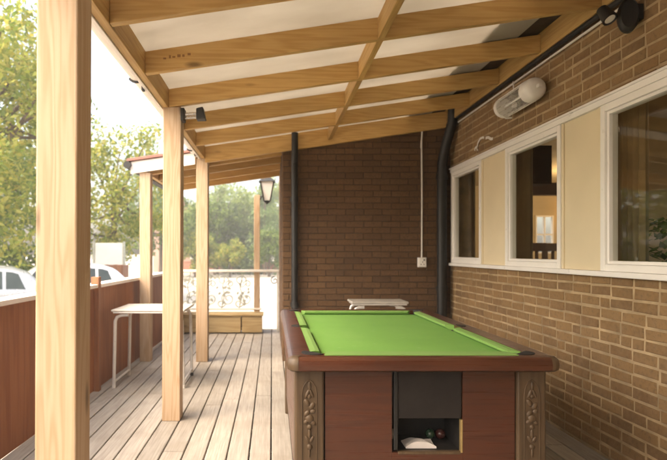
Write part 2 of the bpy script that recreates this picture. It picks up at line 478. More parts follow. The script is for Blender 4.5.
# the room behind the windows
rm = MB(); X0, X1, Y0, Y1, Zc = 2.425, 7.0, -.5, 11.0, 2.75
rm.box(X0, X1, Y0, Y1, -.02, 0, 1); rm.box(X0, X1, Y0, Y1, Zc, Zc+.05)
rm.box(X1, X1+.1, Y0, 2.0, 0, Zc); rm.box(X1, X1+.1, 5.0, 7.0, 0, Zc); rm.box(X1, X1+.1, 10.0, Y1, 0, Zc); rm.box(X1, X1+.1, 2.0, 10.0, 0, .8); rm.box(X1, X1+.1, 2.0, 10.0, 2.4, Zc); rm.box(X0, X1, Y0-.1, Y0, 0, Zc)  # unseen openings added on this side to brighten the room
rm.box(X0-.002, X0+.05, 6.46, 9.7, 0, Zc)
wx0, wx1, wz0, wz1 = 5.56, 5.94, 1.32, 2.12
rm.box(X0, wx0, Y1, Y1+.1, 0, Zc); rm.box(wx1, X1, Y1, Y1+.1, 0, Zc); rm.box(wx0, wx1, Y1, Y1+.1, 0, wz0); rm.box(wx0, wx1, Y1, Y1+.1, wz1, Zc)
rm.box(X0-.2, X0, 9.62, Y1, 0, Zc)
rm.box(3.9, 4.0, 4.5, 5.66, 0, Zc); rm.box(3.55, 3.72, 7.6, 7.8, 0, Zc)       # a pillar in the room
rm.box(3.73, 7.0, 7.62, 7.75, 2.18, 2.36, 1)  # dropped beam
build('room_lining', rm, [M['roomwall'], M['roomfloor']], pub)
iw = MB()
for xx in (wx0, (wx0+wx1)/2-.0125, wx1-.025): iw.box(xx, xx+.025, Y1-.02, Y1+.05, wz0, wz1)
for zz in (wz0, (wz0+wz1)/2-.015, wz1-.03): iw.box(wx0, wx1, Y1-.015, Y1+.045, zz, zz+.03)
build('rear_window', iw, M['white'], pub)

t = thing('curtain', 'drab curtain hanging inside the middle window of the brick wall', 'curtain', (2.5, 4.72, 1))
def curtain(mb, y0, y1):
    n = 40; vs = []; fs = []
    for i in range(n+1):
        u = i/n; yy = y0+(y1-y0)*u; xx = 2.51+.02*math.sin(u*34)
        vs += [(xx, yy, .9), (xx+.012, yy, .9), (xx, yy, 2.5), (xx+.012, yy, 2.5)]
    for i in range(n):
        a, b = i*4, i*4+4
        fs += [(a, b, b+2, a+2), (a+1, a+3, b+3, b+1)]
    mb.add(vs, fs)
m_ = MB(); curtain(m_, 5.06, 5.42); build('cloth', m_, M['curtain'], t, smooth=True)
t = thing('curtain', 'drab curtain hanging inside the nearest tall window beside the plant', 'curtain', (2.5, 3.2, 1))
m_ = MB(); curtain(m_, 3.50, 3.80); build('cloth', m_, M['curtain'], t, smooth=True)
t = thing('curtain', 'drab curtain hanging inside the farthest window next to the drainpipe', 'curtain', (2.5, 6.1, 1))
m_ = MB(); curtain(m_, 6.50, 6.78); build('cloth', m_, M['curtain'], t, smooth=True)

t = thing('loudspeaker', 'dark box loudspeaker hung high inside the middle window', 'speaker', (3.10, 6.1, 2.2))
b = MB(); b.box(2.98, 3.2, 5.95, 6.2, 2.12, 2.56); build('cabinet', b, M['darkpanel'], t, .008)
b = MB(); b.box(2.995, 3.185, 5.938, 5.949, 2.14, 2.54); build('grille', b, M['black'], t, .004)
b = MB(); b.box(3.07, 3.11, 6.05, 6.09, 2.561, Zc-.002); build('bracket', b, M['black'], t)
t = thing('wall_lamp', 'small lit wall lamp glowing orange inside the middle window', 'lamp', (5.75, 10.9, 2.3))
b = MB(); b.lathe([(.05,0),(.11,.0),(.075,.17),(.04,.17)], 20, 0, Matrix.Translation((6.35, 10.83, 2.12))); build('lamp_shade', b, M['warm_lamp'], t, smooth=True)
b = MB(); b.tube([(6.35,10.99,2.05),(6.35,10.83,2.05),(6.35,10.83,2.12)], .012); build('arm', b, M['brass'], t)
lt = bpy.data.lights.new('room_fill', 'POINT'); lt.energy = 26; lt.color = (1, .72, .42); lt.shadow_soft_size = .12  # added fill light for the room, set well away from the lamp shade
lo = bpy.data.objects.new('room_fill_light', lt); COL.objects.link(lo); lo.parent = t; lo.location = Vector((5.3, 8.7, 2.15)) - t.location

def chair(label, x, y, rz):
    t = thing('bar_stool', label, 'stool', (x, y, 0), 'bar stools inside the pub room')
    b = MB(); b.box(x-.21, x+.21, y-.21, y+.21, .43, .48); build('seat', b, M['roomfloor'], t, .01)
    b = MB()
    for k in range(4): b.box(x-.19+k*.11, x-.14+k*.11, y+.18, y+.205, .485, 1.0)
    b.box(x-.21, x+.21, y+.175, y+.21, 1.0, 1.1); build('backrest', b, M['roomfloor'], t, .006)
    for sx in (-1, 1):
        for sy in (-1, 1):
            b = MB(); b.box(x+sx*.18-.02, x+sx*.18+.02, y+sy*.18-.02, y+sy*.18+.02, 0, .43); build('leg', b, M['roomfloor'], t)
    t.scale = (1, 1, 1.36)
    return t
chair('dark high-backed bar stool, left one seen through the middle window', 4.26, 8.3, 0)
chair('dark high-backed bar stool, right one seen through the middle window', 4.74, 8.5, 0)

# pot plant inside nearest window
t = thing('potted_plant', 'leafy green pot plant inside the nearest window', 'plant', (2.72, 3.6, 1.04))
b = MB(); b.lathe([(.075,0),(.105,.18),(.095,.18),(.09,.16)], 18, 0, Matrix.Translation((2.72,3.60,1.04))); build('pot', b, M['white'], t, smooth=True)
b = MB(); r = random.Random(4)
for k in range(150):
    a = r.uniform(0, 6.28); rr = r.uniform(.02, .20); zz = 1.2 + r.uniform(0, .38)
    c = Vector((2.72+rr*math.cos(a)*.7, 3.60+rr*.8*math.sin(a), zz)); dvec = Vector((math.cos(a), math.sin(a), r.uniform(-.6,.6))).normalized()
    sd = dvec.cross(Vector((0,0,1))).normalized()*.022
    b.add([c, c+dvec*.05+sd, c+dvec*.11, c+dvec*.05-sd], [(0,1,2,3)])
build('foliage', b, M['leaf_grn'], t, fixn=False)
t = thing('window_table', 'small dark table under the pot plant inside the nearest window', 'table', (2.7, 3.6, 0))
b = MB(); b.box(2.56, 2.95, 3.2, 3.95, 1.0, 1.035); build('top', b, M['roomfloor'], t)
for xx in (2.59, 2.9):
    for yy in (3.23, 3.92):
        b = MB(); b.box(xx-.02, xx+.02, yy-.02, yy+.02, 0, .999); build('leg', b, M['roomfloor'], t)

# ------------------------------------------------------------------ canopy over the deck
SL = .147; XB = -.818; HB = EYE + 1.155          # underside of rafters at the eave beam
def zr(x): return HB + SL*(x - XB)
RH = .143; RT = .047
can = thing('timber_canopy', 'lean-to timber canopy with pale roof sheets over the deck', 'canopy', (-.8, 3, 0))
def post(name, x, y, s, z1, par, mat, lean=0, z0=0):
    b = MB(); h = s/2
    b.hexa([(x+dx+(lean if z else 0), y+dy, (z1 if z else z0)) for dx in (-h, h) for dy in (-h, h) for z in (0, 1)])
    return build(name, b, mat, par, .006, origin=(x, y, z0))
post('post', -.74, -.45, .142, HB+.145, can, M['post'], .0)
post('post', -.748, 1.86, .142, HB+.145, can, M['post'], .012)
post('post', -.800, 4.19, .142, HB+.0, can, M['post'], .010)
post('post', -.858, 6.43, .142, HB+.0, can, M['post'], .004)
eb = MB(); eb.box(XB-.05, XB, -4.6, 6.50, HB-.004, HB+.152); build('eave_beam', eb, M['pine_y'], can, .004)
RY = [-4.15, -3.4, -2.65, -1.9, -1.15, -.4, .37, 1.12, 1.87, 2.62, 3.355, 4.12, 4.87, 5.60]  # canopy run on unseen behind the camera to cut frontal light
XWALL = 2.125
for y in RY:
    b = MB(); a, c = XB+.001, XWALL
    j = rnd.uniform(-.004, .004)
    b.hexa([(x, yy, zr(x)+dz+j) for x in (a, c) for yy in (y, y+RT) for dz in (0, RH)])
    build('rafter', b, M['pine_x'], can, .004, origin=(a, y, HB))
b = MB(); y = YB-.014-RT
b.hexa([(x, yy, zr(x)+dz) for x in (XB+.001, XWALL) for yy in (y-.01, y+RT) for dz in (-.055, RH)])
build('rafter', b, M['pine_x'], can, .004, origin=(XB, y, HB))
b = MB(); y = 6.36
ends = RY + [YB-.014-RT-.01]
for i in range(len(ends)-1):
    b = MB(); ya, yb = ends[i]+RT+.001, ends[i+1]-.001
    b.hexa([(x, yy, zr(x)+dz) for x in (.680, .727) for yy in (ya, yb) for dz in (.0, RH-.004)])
    build('nogging', b, M['pine_y'], can, .004, origin=(.7, ya, 2.6))
b = MB(); b.hexa([(XWALL+.001+dx, yy, zz) for dx in (0, .055) for yy in (-4.6, YB-.004) for zz in (zr(XWALL)-.01, zr(XWALL)+.16)])
build('wall_plate', b, M['pine_y'], can, .004)
b = MB(); zs = RH+.006
b.hexa([(x, yy, zr(x)+zs+dz) for x in (-.93, 1.95) for yy in (-4.6, 6.56) for dz in (0, .012)])
build('roof_sheet', b, M['sheet'], can)
b = MB(); b.hexa([(x, yy, zr(x)+zs+.0125+dz) for x in (1.66, 2.17) for yy in (-4.6, 6.5) for dz in (0, .02)])
build('flashing', b, M['soffit'], can)
b = MB(); b.box(XB-.076, XB-.052, -4.6, 6.52, HB-.012, HB+.135); build('fascia', b, M['fascia'], can, .003)
# gutter with its brackets
gt = MB(); n = 10; vs = []; fs = []
for yy in (-4.6, 6.56):
    for rr in (.052, .048):
        for i in range(n+1):
            th = math.pi + math.pi*i/n
            vs.append((XB-.132+rr*math.cos(th), yy, HB+.10+rr*math.sin(th)))
m1 = n+1
for i in range(n):
    fs += [(i, i+1, 2*m1+i+1, 2*m1+i), (m1+i, 3*m1+i, 3*m1+i+1, m1+i+1), (i, m1+i, m1+i+1, i+1), (2*m1+i, 2*m1+i+1, 3*m1+i+1, 3*m1+i)]
for i in (0, n): fs.append((i, 2*m1+i, 3*m1+i, m1+i))
gt.add(vs, fs); gut = build('gutter', gt, M['fascia'], can, smooth=True)
for yy in (.8, 1.7, 2.5, 3.65, 5.0, 6.1):
    b = MB(); b.tube([(XB-.077, yy, HB+.02)] + [(XB-.132+.056*math.cos(th), yy, HB+.10+.056*math.sin(th)) for th in [math.pi*1.9-k*.28 for k in range(9)]], .011, 6)
    b.box(XB-.092, XB-.077, yy-.02, yy+.02, HB-.02, HB+.05)
    build('bracket', b, M['black'], gut)
# faint grade stamp on one rafter
b = MB(); r = random.Random(9); xx = -.70
for k in range(6):
    wd = r.uniform(.012, .026); zz = zr(xx)+.075+r.uniform(-.004,.004)
    b.box(xx, xx+wd, 3.3538, 3.3545, zz, zz+r.uniform(.010,.022)); xx += wd+r.uniform(.008,.02)
build('grade_stamp', b, M['stamp'], can)

# lower canopy farther on
SL2 = .147; X2 = -1.56; H2 = EYE+.985
def z2(x): return H2 + SL2*(x-X2)
lc = thing('lower_canopy', 'lower timber canopy beyond the far post with pale fascia board', 'canopy', (-1.56, 6.5, 0))
post('post', -1.555, 6.44, .13, H2, lc, M['post'], .0)
b = MB(); b.box(X2-.03, X2+.02, 6.37, 8.40, H2+.001, H2+.15); build('eave_beam', b, M['pine_y'], lc, .004)
for y in (6.575, 7.1, 7.7, 8.30):
    b = MB(); b.hexa([(x, yy, z2(x)+dz) for x in (X2+.021, XE0-.012) for yy in (y, y+.06) for dz in (0, .15)])
    build('rafter', b, M['pine_x'], lc, .004, origin=(X2, y, H2))
b = MB(); b.hexa([(x, yy, z2(x)+.153+dz) for x in (X2-.14, XE0-.012) for yy in (6.54, 8.5) for dz in (0, .022)])
build('roof_boards', b, M['pine_x'], lc)
b = MB(); b.hexa([(x, yy, z2(x)+dz) for x in (X2-.16, -.935) for yy in (6.335, 6.36) for dz in (.002, .145)])
build('fascia', b, M['fascia'], lc, .003)
b = MB(); b.hexa([(x, yy, z2(x)+dz) for x in (X2-.20, -.935) for yy in (6.30, 6.53) for dz in (.153, .185)])
build('roof_edge', b, M['roofedge'], lc, .003)
b = MB()
for i in range(6): b.box(X2-.235+.012*i*0, X2-.165, 6.30+.0*i, 6.36, H2+.07, H2+.14)
b = MB(); b.tube([(X2-.19, 6.28, H2+.08), (X2-.19, 8.5, H2+.08)], .045, 10); build('gutter', b, M['black'], lc, smooth=True)

# ------------------------------------------------------------------ fence
FX = -1.70
fen = thing('timber_fence', 'brown stained panel fence with pale capping along the deck', 'fence', (FX, 4, 0))
def fx(y): return -1.735 + .018*(y-3.4)
ys = [-4.5, -3, -1.2, .6, 2.35, 5.03, 6.75, 8.72]
for i in range(len(ys)-1):
    b = MB(); y0, y1 = ys[i]+.03, ys[i+1]-.03
    # boards standing side by side
    n = max(1, round((y1-y0)/.60)); wd = (y1-y0)/n
    for k in range(n):
        a, c = y0+k*wd+.001, y0+(k+1)*wd-.001
        b.hexa([(fx(yy)-dx, yy, zz) for dx in (.0, .022) for yy in (a, c) for zz in (.008, .985)])
    build('panel', b, M['fence_panel'], fen, .002, origin=(FX, y0, 0))
    b = MB(); b.hexa([(fx(yy)-dx, yy, zz) for dx in (.0225, .05) for yy in (y0+.03, y1-.03) for zz in (.10, .17)])
    build('rail', b, M['fence_panel'], fen, .003, origin=(FX, y0, .1))
for i, y in enumerate(ys):
    tall = 1.10 if i == 5 else .995
    b = MB(); b.box(fx(y)-.03, fx(y)+.045, y-.035, y+.035, 0, tall)
    build('post', b, M['fence_z'], fen, .004, origin=(FX, y, 0))
for (a, c) in ((-4.5, 4.98), (5.08, 8.75)):
    b = MB(); b.hexa([(fx(yy)+dx, yy, zz) for dx in (-.11, .045) for yy in (a, c) for zz in (.997, 1.030)])
    build('capping', b, M['fascia'], fen, .004, origin=(FX, a, 1))

# ornamental railing across the far end
rl = thing('scroll_railing', 'wrought iron scroll railing with pale handrail at far end of deck', 'railing', (-.7, 8.92, 0))
b = MB(); b.box(-1.60, XE0-.012, 8.88, 8.95, 1.005, 1.045); build('handrail', b, M['railwhite'], rl, .005)
b = MB(); b.box(-1.60, -.18, 8.90, 8.93, .36, .385); build('bottom_rail', b, M['railwhite'], rl, .003)
for xx in (-1.58, XE0-.035):
    b = MB(); b.box(xx-.018, xx+.018, 8.897, 8.933, 0, 1.0); build('upright', b, M['railwhite'], rl, .003)
def spiral(mb, cx, cz, r0, turns, a0, sgn, r=.0085, y=8.915):
    n = int(22*turns); pts = []
    for i in range(n+1):
        u = i/n; rr = r0*(1-u*.82); th = a0+sgn*turns*6.283*u
        pts.append((cx+rr*math.cos(th), y, cz+rr*math.sin(th)))
    mb.tube(pts, r, 6)
rr_ = random.Random(3)
xx = -1.44
while xx < -.25:
    b = MB()
    spiral(b, xx, .86, .115, 1.4, -1.57, 1); spiral(b, xx+.09, .55, .125, 1.5, 1.57, 1)
    spiral(b, xx+.12, .80, .07, 1.2, 3.1, -1); spiral(b, xx-.03, .47, .075, 1.2, 0, -1)
    b.tube([(xx-.02, 8.915, .386), (xx+.03, 8.915, .62), (xx-.01, 8.915, .745), (xx+.05, 8.915, 1.004)], .008, 6)
    for k in range(11):      # iron leaves
        lx, lz, la = xx+rr_.uniform(-.08,.16), rr_.uniform(.46,.95), rr_.uniform(0,6.28)
        dv = Vector((math.cos(la), 0, math.sin(la)))*rr_.uniform(.06,.10); sv = Vector((-dv.z, 0, dv.x))*.33
        c = Vector((lx, 8.91, lz))
        vs = [c, c+dv*.5+sv, c+dv, c+dv*.5-sv]
        b.add(vs+[v+Vector((0,.008,0)) for v in vs], [(0,1,2,3),(7,6,5,4),(0,4,5,1),(1,5,6,2),(2,6,7,3),(3,7,4,0)])
    build('scroll', b, M['iron'], rl, smooth=True); xx += .30
b = MB(); spiral(b, .045, .86, .07, 1.3, 1.57, 1, .009); build('scroll', b, M['black'], rl, smooth=True)

tr = thing('planter_trough', 'long timber planter trough at foot of the scroll railing', 'planter', (-.9, 8.7, 0))
for a, c in ((-1.62, -.515), (-.495, -.165)):
    b = MB(); b.box(a, c, 8.58, 8.61, .02, .295); build('front_board', b, M['trough'], tr, .004, origin=(a, 8.58, 0))
b = MB(); b.box(-1.62, -.165, 8.82, 8.85, .02, .295); build('back_board', b, M['trough'], tr, .004)
for xx in (-1.62, -.197):
    b = MB(); b.box(xx, xx+.032, 8.611, 8.819, .02, .295); build('end_board', b, M['trough'], tr, .004)
b = MB(); b.box(-1.64, -.145, 8.555, 8.63, .296, .33); b.box(-1.64, -.145, 8.80, 8.87, .296, .33); build('rim', b, M['trough'], tr, .004)
b = MB(); b.box(-1.585, -.2, 8.612, 8.818, .1, .27); build('soil', b, M['soil'], tr)

lp = thing('lantern_post', 'timber post carrying a black framed carriage lantern by the railing', 'lamp post', (-.27, 9.0, 0))
b = MB(); b.box(-.31, -.21, 8.965, 9.065, 0, 2.33); build('post', b, M['post'], lp, .005)
b = MB(); b.tube([(-.21,9.01,2.25),(-.14,9.01,2.36),(-.085,9.01,2.66),(-.085,9.01,2.69)], .011, 8); b.tube([(-.21,9.01,2.30),(-.15,9.01,2.33),(-.12,9.01,2.42)], .008, 6); build('arm', b, M['black'], lp)
ln = MB(); cx, cy = -.085, 9.01
top, bot, hb, ht = 2.555, 2.24, .055, .115
for sx in (-1, 1):
    for sy in (-1, 1):
        ln.tube([(cx+sx*hb, cy+sy*hb, bot), (cx+sx*ht, cy+sy*ht, top)], .010, 6)
ln.add([(cx-hb-.01,cy-hb-.01,bot-.012),(cx+hb+.01,cy-hb-.01,bot-.012),(cx+hb+.01,cy+hb+.01,bot-.012),(cx-hb-.01,cy+hb+.01,bot-.012),(cx,cy,bot-.07)], [(0,1,2,3),(0,4,1),(1,4,2),(2,4,3),(3,4,0)])
ln.add([(cx-ht-.03,cy-ht-.03,top),(cx+ht+.03,cy-ht-.03,top),(cx+ht+.03,cy+ht+.03,top),(cx-ht-.03,cy+ht+.03,top),(cx,cy,top+.13)], [(0,3,2,1),(0,1,4),(1,2,4),(2,3,4),(3,0,4)])
lb = build('lantern', ln, M['black'], lp)
b = MB(); b.hexa([(cx+sx*((hb if z else ht)-.008 if False else (ht if z else hb)-.010), cy+sy*((ht if z else hb)-.010), top-.002 if z else bot+.002) for sx in (-1,1) for sy in (-1,1) for z in (0,1)])
build('glass', b, M['lampglass'], lb)

# ------------------------------------------------------------------ pool table
px0, px1, py0, py1 = .07, 1.345, 2.40, 4.53
ptc = ((px0+px1)/2, (py0+py1)/2)
pt = thing('pool_table', 'coin-operated pub pool table with green cloth and mahogany rails', 'pool table', (ptc[0], ptc[1], 0))
ZT = .845; ZC = .812
def perimeter(x0, x1, y0, y1, r, n=8, only=None):
    out = []
    for ci, (cx, cy, a0) in enumerate(((x1-r, y1-r, 0), (x0+r, y1-r, 90), (x0+r, y0+r, 180), (x1-r, y0+r, 270))):
        for k in range(n+1):
            a = R(a0+90*k/n); out.append((ci, cx, cy, math.cos(a), math.sin(a)))
    return out
RW = .115   # width of the wooden rail
prof = [(.0, -.066, 1), (-.012, -.058, 1), (-.016, -.036, 1), (-.010, -.012, 1), (.006, -.001, 1), (.012, 0, 1)]
def rail_mesh(ids=None, out=0, inner=True):
    mb = MB(); rad = .036
    P = perimeter(px0+.016, px1-.016, py0+.016, py1-.016, rad)
    if ids is not None: P = [p for p in P if p[0] == ids]
    vs = []; npf = len(prof)+2
    for ci, cx, cy, nx, ny in P:
        for off, z, _ in prof:
            vs.append((cx+nx*(rad-off+out), cy+ny*(rad-off+out), ZT+z+(out if z > -.01 else 0)))
        bx, by = cx+nx*rad, cy+ny*rad
        wi = RW if ids is None else .075
        if ids is None:
            ix, iy = min(max(bx, px0+RW), px1-RW), min(max(by, py0+RW), py1-RW)
        else:
            sx, sy = (1 if cx > ptc[0] else -1), (1 if cy > ptc[1] else -1)
            ix, iy = (px1-.075 if sx > 0 else px0+.075), (py1-.075 if sy > 0 else py0+.075)
            ix, iy = (min(bx, ix) if sx > 0 else max(bx, ix)), (min(by, iy) if sy > 0 else max(by, iy))
        vs.append((ix, iy, ZT+out)); vs.append((ix, iy, ZT-.066))
    n = len(P); fs = []
    rng = range(n) if ids is None else range(n-1)
    for i in rng:
        j = (i+1) % n
        for k in range(npf-1): fs.append((i*npf+k, j*npf+k, j*npf+k+1, i*npf+k+1))
        fs.append((i*npf+npf-1, j*npf+npf-1, j*npf, i*npf))
    mb.add(vs, fs); return mb
rail = build('rail', rail_mesh(), M['mahogany_x'], pt, smooth=True)
for k in range(4): build('corner_cap', rail_mesh(k, .0025), M['carved'], pt, smooth=True)
b = MB(); b.box(px0+.10, px1-.10, py0+.10, py1-.10, ZC-.03, ZC); build('cloth', b, M['felt'], pt)
# cushions: six, with gaps at the pockets
cn = .052
def cushion(p, q, inward, cn=cn, dz=0):
    p, q, n = Vector((*p, 0)), Vector((*q, 0)), Vector((*inward, 0)); t = (q-p).normalized()
    mb = MB(); cut = .03
    back0, back1 = p, q; f0, f1 = p+n*cn+t*cut, q+n*cn-t*cut
    Zt = Vector((0,0,ZT-.002+dz)); Zn = Vector((0,0,ZT-.006+dz)); Zl = Vector((0,0,ZT-.018)); Zb = Vector((0,0,ZC+.0005))
    m0, m1_ = p+n*(cn-.02)+t*cut*.6, q+n*(cn-.02)-t*cut*.6
    vs = [back0+Zb, back0+Zt, m0+Zt, f0+Zn, f0+Zl, m0+Zb, back1+Zb, back1+Zt, m1_+Zt, f1+Zn, f1+Zl, m1_+Zb]
    fs = [(0,1,2,3,4,5), (11,10,9,8,7,6)] + [(k, (k+1) % 6, (k+1) % 6+6, k+6) for k in range(6)]
    mb.add(vs, fs); build('cushion', mb, M['cushion'], pt, .0015)
a = RW+.0005; pk = .062; ym = ptc[1]
cushion((px0+a+pk, py0+a-.052), (px1-a-pk, py0+a-.052), (0,1), .104, .006); cushion((px0+a+pk, py1-a), (px1-a-pk, py1-a), (0,-1))
for xx, s in ((px0+a, 1), (px1-a, -1)):
    cushion((xx, py0+a+pk), (xx, ym-.05), (s,0)); cushion((xx, ym+.05), (xx, py1-a-pk), (s,0))
def pocket(cx, cy, r, a0, a1):  # flat black faces stand in for the shade of an open hole
    mb = MB(); n = 20
    mb.add([(cx, cy, ZC+.0015)] + [(cx+r*math.cos(6.283*k/n), cy+r*math.sin(6.283*k/n), ZC+.0015) for k in range(n)], [(0, k+1, (k+1) % n+1) for k in range(n)])
    pts = [(cx+(r+.002)*math.cos(R(a0+(a1-a0)*k/14)), cy+(r+.002)*math.sin(R(a0+(a1-a0)*k/14))) for k in range(15)]
    for k in range(14):
        (xa, ya), (xb, yb) = pts[k], pts[k+1]
        f = 1.22
        o1 = (cx+(xa-cx)*f, cy+(ya-cy)*f); o2 = (cx+(xb-cx)*f, cy+(yb-cy)*f)
        mb.hexa([(xa,ya,ZC),(xa,ya,ZT+.003),(*o1,ZC),(*o1,ZT+.003),(xb,yb,ZC),(xb,yb,ZT+.003),(*o2,ZC),(*o2,ZT+.003)])
    vs = [(x, y, ZT+.0035) for x, y in pts]; nn = len(vs)
    mb.add(vs, [tuple(range(nn))])
    (xa, ya), (xb, yb) = pts[0], pts[-1]
    mb.add([(xa,ya,ZC+.002),(xb,yb,ZC+.002),(xb,yb,ZT+.0035),(xa,ya,ZT+.0035)], [(0,1,2,3)])
    build('pocket', mb, M['dark'], pt)
po = RW+.018
pocket(px0+po, py0+po, .047, 135, 315); pocket(px1-po, py0+po, .047, 225, 405)
pocket(px0+po, py1-po, .047, 45, 225); pocket(px1-po, py1-po, .047, -45, 135)
pocket(px0+RW-.004, ym, .042, 95, 265); pocket(px1-RW+.004, ym, .042, -85, 85)
# cabinet
bx0, bx1, by0, by1, bz0, bz1 = .115, 1.305, 2.50, 4.43, .16, .778
hx0, hx1, hz0 = .575, .915, .372        # opening in the front
b = MB()
b.box(bx0+.14, hx0, by0, by0+.03, bz0, bz1); b.box(hx1, bx1-.14, by0, by0+.03, bz0, bz1); b.box(hx0+.0005, hx1-.0005, by0, by0+.03, bz0, hz0)
build('front_panel', b, M['mahogany_x'], pt)
b = MB()
b.box(bx0+.004, bx0+.03, by0+.14, by1-.14, bz0, bz1); build('side_panel', b, M['mahogany_y'], pt)
b = MB(); b.box(bx1-.03, bx1-.004, by0+.14, by1-.14, bz0, bz1); build('side_panel', b, M['mahogany_y'], pt)
b = MB(); b.box(bx0+.14, bx1-.14, by1-.03, by1, bz0, bz1); build('rear_panel', b, M['mahogany_x'], pt)
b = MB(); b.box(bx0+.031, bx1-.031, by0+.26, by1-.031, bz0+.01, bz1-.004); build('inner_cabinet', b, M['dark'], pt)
for xx in (bx0-.006, bx1-.134):
    for yy in (by0-.012, by1-.128):
        b = MB(); b.box(xx, xx+.14, yy, yy+.14, 0, bz1+.0005)
        pil = build('corner_leg', b, M['carved'], pt, .010)
        if yy < 3:
            o = MB(); c = xx+.07; yf = yy-.001
            def leaf(cx, cz, rx, rz, rot=0, th=.007):
                Mx = Matrix.Translation((cx, yf, cz)) @ Matrix.Rotation(R(rot), 4, 'Y')
                o.ball((0,0,0), rx, th, rz, 10, 0, Mx)
            # incised tall frame line and a hanging garland
            pts = [(c-.036, yf, .30), (c-.036, yf, .655), (c-.030, yf, .69), (c-.015, yf, .715), (c, yf, .725), (c+.015, yf, .715), (c+.030, yf, .69), (c+.036, yf, .655), (c+.036, yf, .30)]
            o.tube(pts, .0028, 6)
            leaf(c, .695, .008, .022); leaf(c-.010, .66, .008, .024, 25); leaf(c+.010, .66, .008, .024, -25); leaf(c, .645, .010, .012)
            leaf(c-.012, .615, .012, .020, -35); leaf(c+.012, .60, .012, .020, 35); leaf(c+.016, .575, .011, .014, 60); leaf(c-.012, .565, .011, .018, 40)
            leaf(c, .54, .020, .020, 0, .010); leaf(c-.016, .525, .010, .014, 50); leaf(c+.018, .52, .010, .014, -50); leaf(c, .50, .013, .013, 0, .009)
            leaf(c, .465, .009, .026); leaf(c-.010, .44, .009, .020, -30); leaf(c+.010, .44, .009, .020, 30); leaf(c, .405, .014, .014, 0, .009); leaf(c, .375, .006, .022)
            build('carving', o, M['carved'], pil, smooth=True)
# ball return opening
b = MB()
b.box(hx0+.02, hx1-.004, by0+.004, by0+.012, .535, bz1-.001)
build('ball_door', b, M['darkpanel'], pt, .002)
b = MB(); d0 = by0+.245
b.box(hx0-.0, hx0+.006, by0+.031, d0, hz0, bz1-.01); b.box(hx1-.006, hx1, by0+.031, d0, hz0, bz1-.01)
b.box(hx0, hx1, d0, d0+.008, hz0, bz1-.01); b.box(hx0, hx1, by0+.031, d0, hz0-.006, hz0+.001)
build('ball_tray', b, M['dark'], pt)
b = MB(); b.box(hx0+.01, hx0+.028, by0-.004, by0+.01, hz0+.012, bz1-.012); build('slide', b, M['black'], pt, .003)
b = MB(); b.box(hx1-.010, hx1, by0-.003, by0+.02, hz0, .53); build('trim', b, M['brass'], pt, .002)
b = MB(); b.box(hx0+.03, hx1-.0105, by0-.003, by0+.02, hz0-.008, hz0+.006); build('lip', b, M['carved'], pt, .002)
# loose things in the ball tray
def tri_paper():
    b = MB(); n = 16; vs = []; fs = []
    for i in range(n+1):
        for j in range(5):
            u = i/n; v = j/4
            zz = .008 + .028*math.sin(math.pi*u)**1.3*(.6+.4*math.cos(v*2.4)) + .004*math.sin(9*u+5*v)
            vs.append((.655+.15*u, by0+.05+.10*v, hz0+.0015+zz))
    for i in range(n):
        for j in range(4): fs.append((i*5+j, (i+1)*5+j, (i+1)*5+j+1, i*5+j+1))
    k = len(vs); vs2 = [(x, y, hz0+.0018) for x, y, z in vs]
    b.add(vs, fs); b.add(vs2, [tuple(reversed(f)) for f in fs])
    for i in range(n): b.add([vs[i*5], vs[i*5+5], vs2[i*5+5], vs2[i*5]], [(0,1,2,3)])
    return b
props(build('folded_cloth', tri_paper(), M['paper'], smooth=True), 'crumpled pale cloth lying in the pool table ball return', 'cloth')
for nm, xx, m_, lab in (('pool_ball', .622, 'paper', 'white cue ball at the left in the pool table ball return'), ('pool_ball', .815, 'green', 'dark green pool ball beside the cloth in the ball return'), ('pool_ball', .868, 'ballred', 'red pool ball at the right in the ball return')):
    b = MB(); b.ball((xx, by0+.185, hz0+.027), .0255, .0255, .0255, 14); props(build(nm, b, M[m_], smooth=True), lab, 'pool ball', 'pool balls in the ball return')

# ------------------------------------------------------------------ folding tables
def make_table(label):
    t = thing('folding_table', label, 'table', (0,0,0), 'pale folding tables on the deck')
    W, D, H = .36, .31, .775
    b = MB(); b.box(-W, W, -D, D, H-.022, H); build('table_top', b, M['tabletop'], t, .008)
    b = MB(); b.box(-W+.02, W-.02, -D+.004, D-.004, H-.036, H-.023); build('edge_frame', b, M['legtube'], t, .003)
    for sx in (-1, 1):
        for sy in (-1, 1):
            x = sx*(W-.03); y = sy*(D-.04)
            b = MB(); b.tube([(x-sx*.13,y,H-.055),(x-sx*.06,y,H-.058),(x-sx*.02,y,H-.075),(x-sx*.002,y,H-.115),(x,y,H-.18),(x+sx*.012,y,.02)], .0165, 10)
            lg = build('leg', b, M['legtube'], t, smooth=True)
            b = MB(); b.lathe([(.018,0),(.019,.03),(.014,.034)], 10, 0, Matrix.Translation((x+sx*.012,y,0))); build('rubber_foot', b, M['whitepl'] if sy < 0 or sx < 0 else M['black'], lg, smooth=True)
        b = MB(); b.tube([(sx*(W-.02), -D+.04, .06), (sx*(W-.02), D-.04, .06)], .011, 8); build('foot_bar', b, M['legtube'], t, smooth=True)
    return t
ta = make_table('pale folding table standing against the brown fence')
ta.location = (-1.215, 5.40, 0)
tb = copy_tree(ta); tb['label'] = 'pale folding table standing between pool table and dark end wall'
tb.location = (1.13, 5.60, .0); tb.scale = (.82, .55, 1.06)

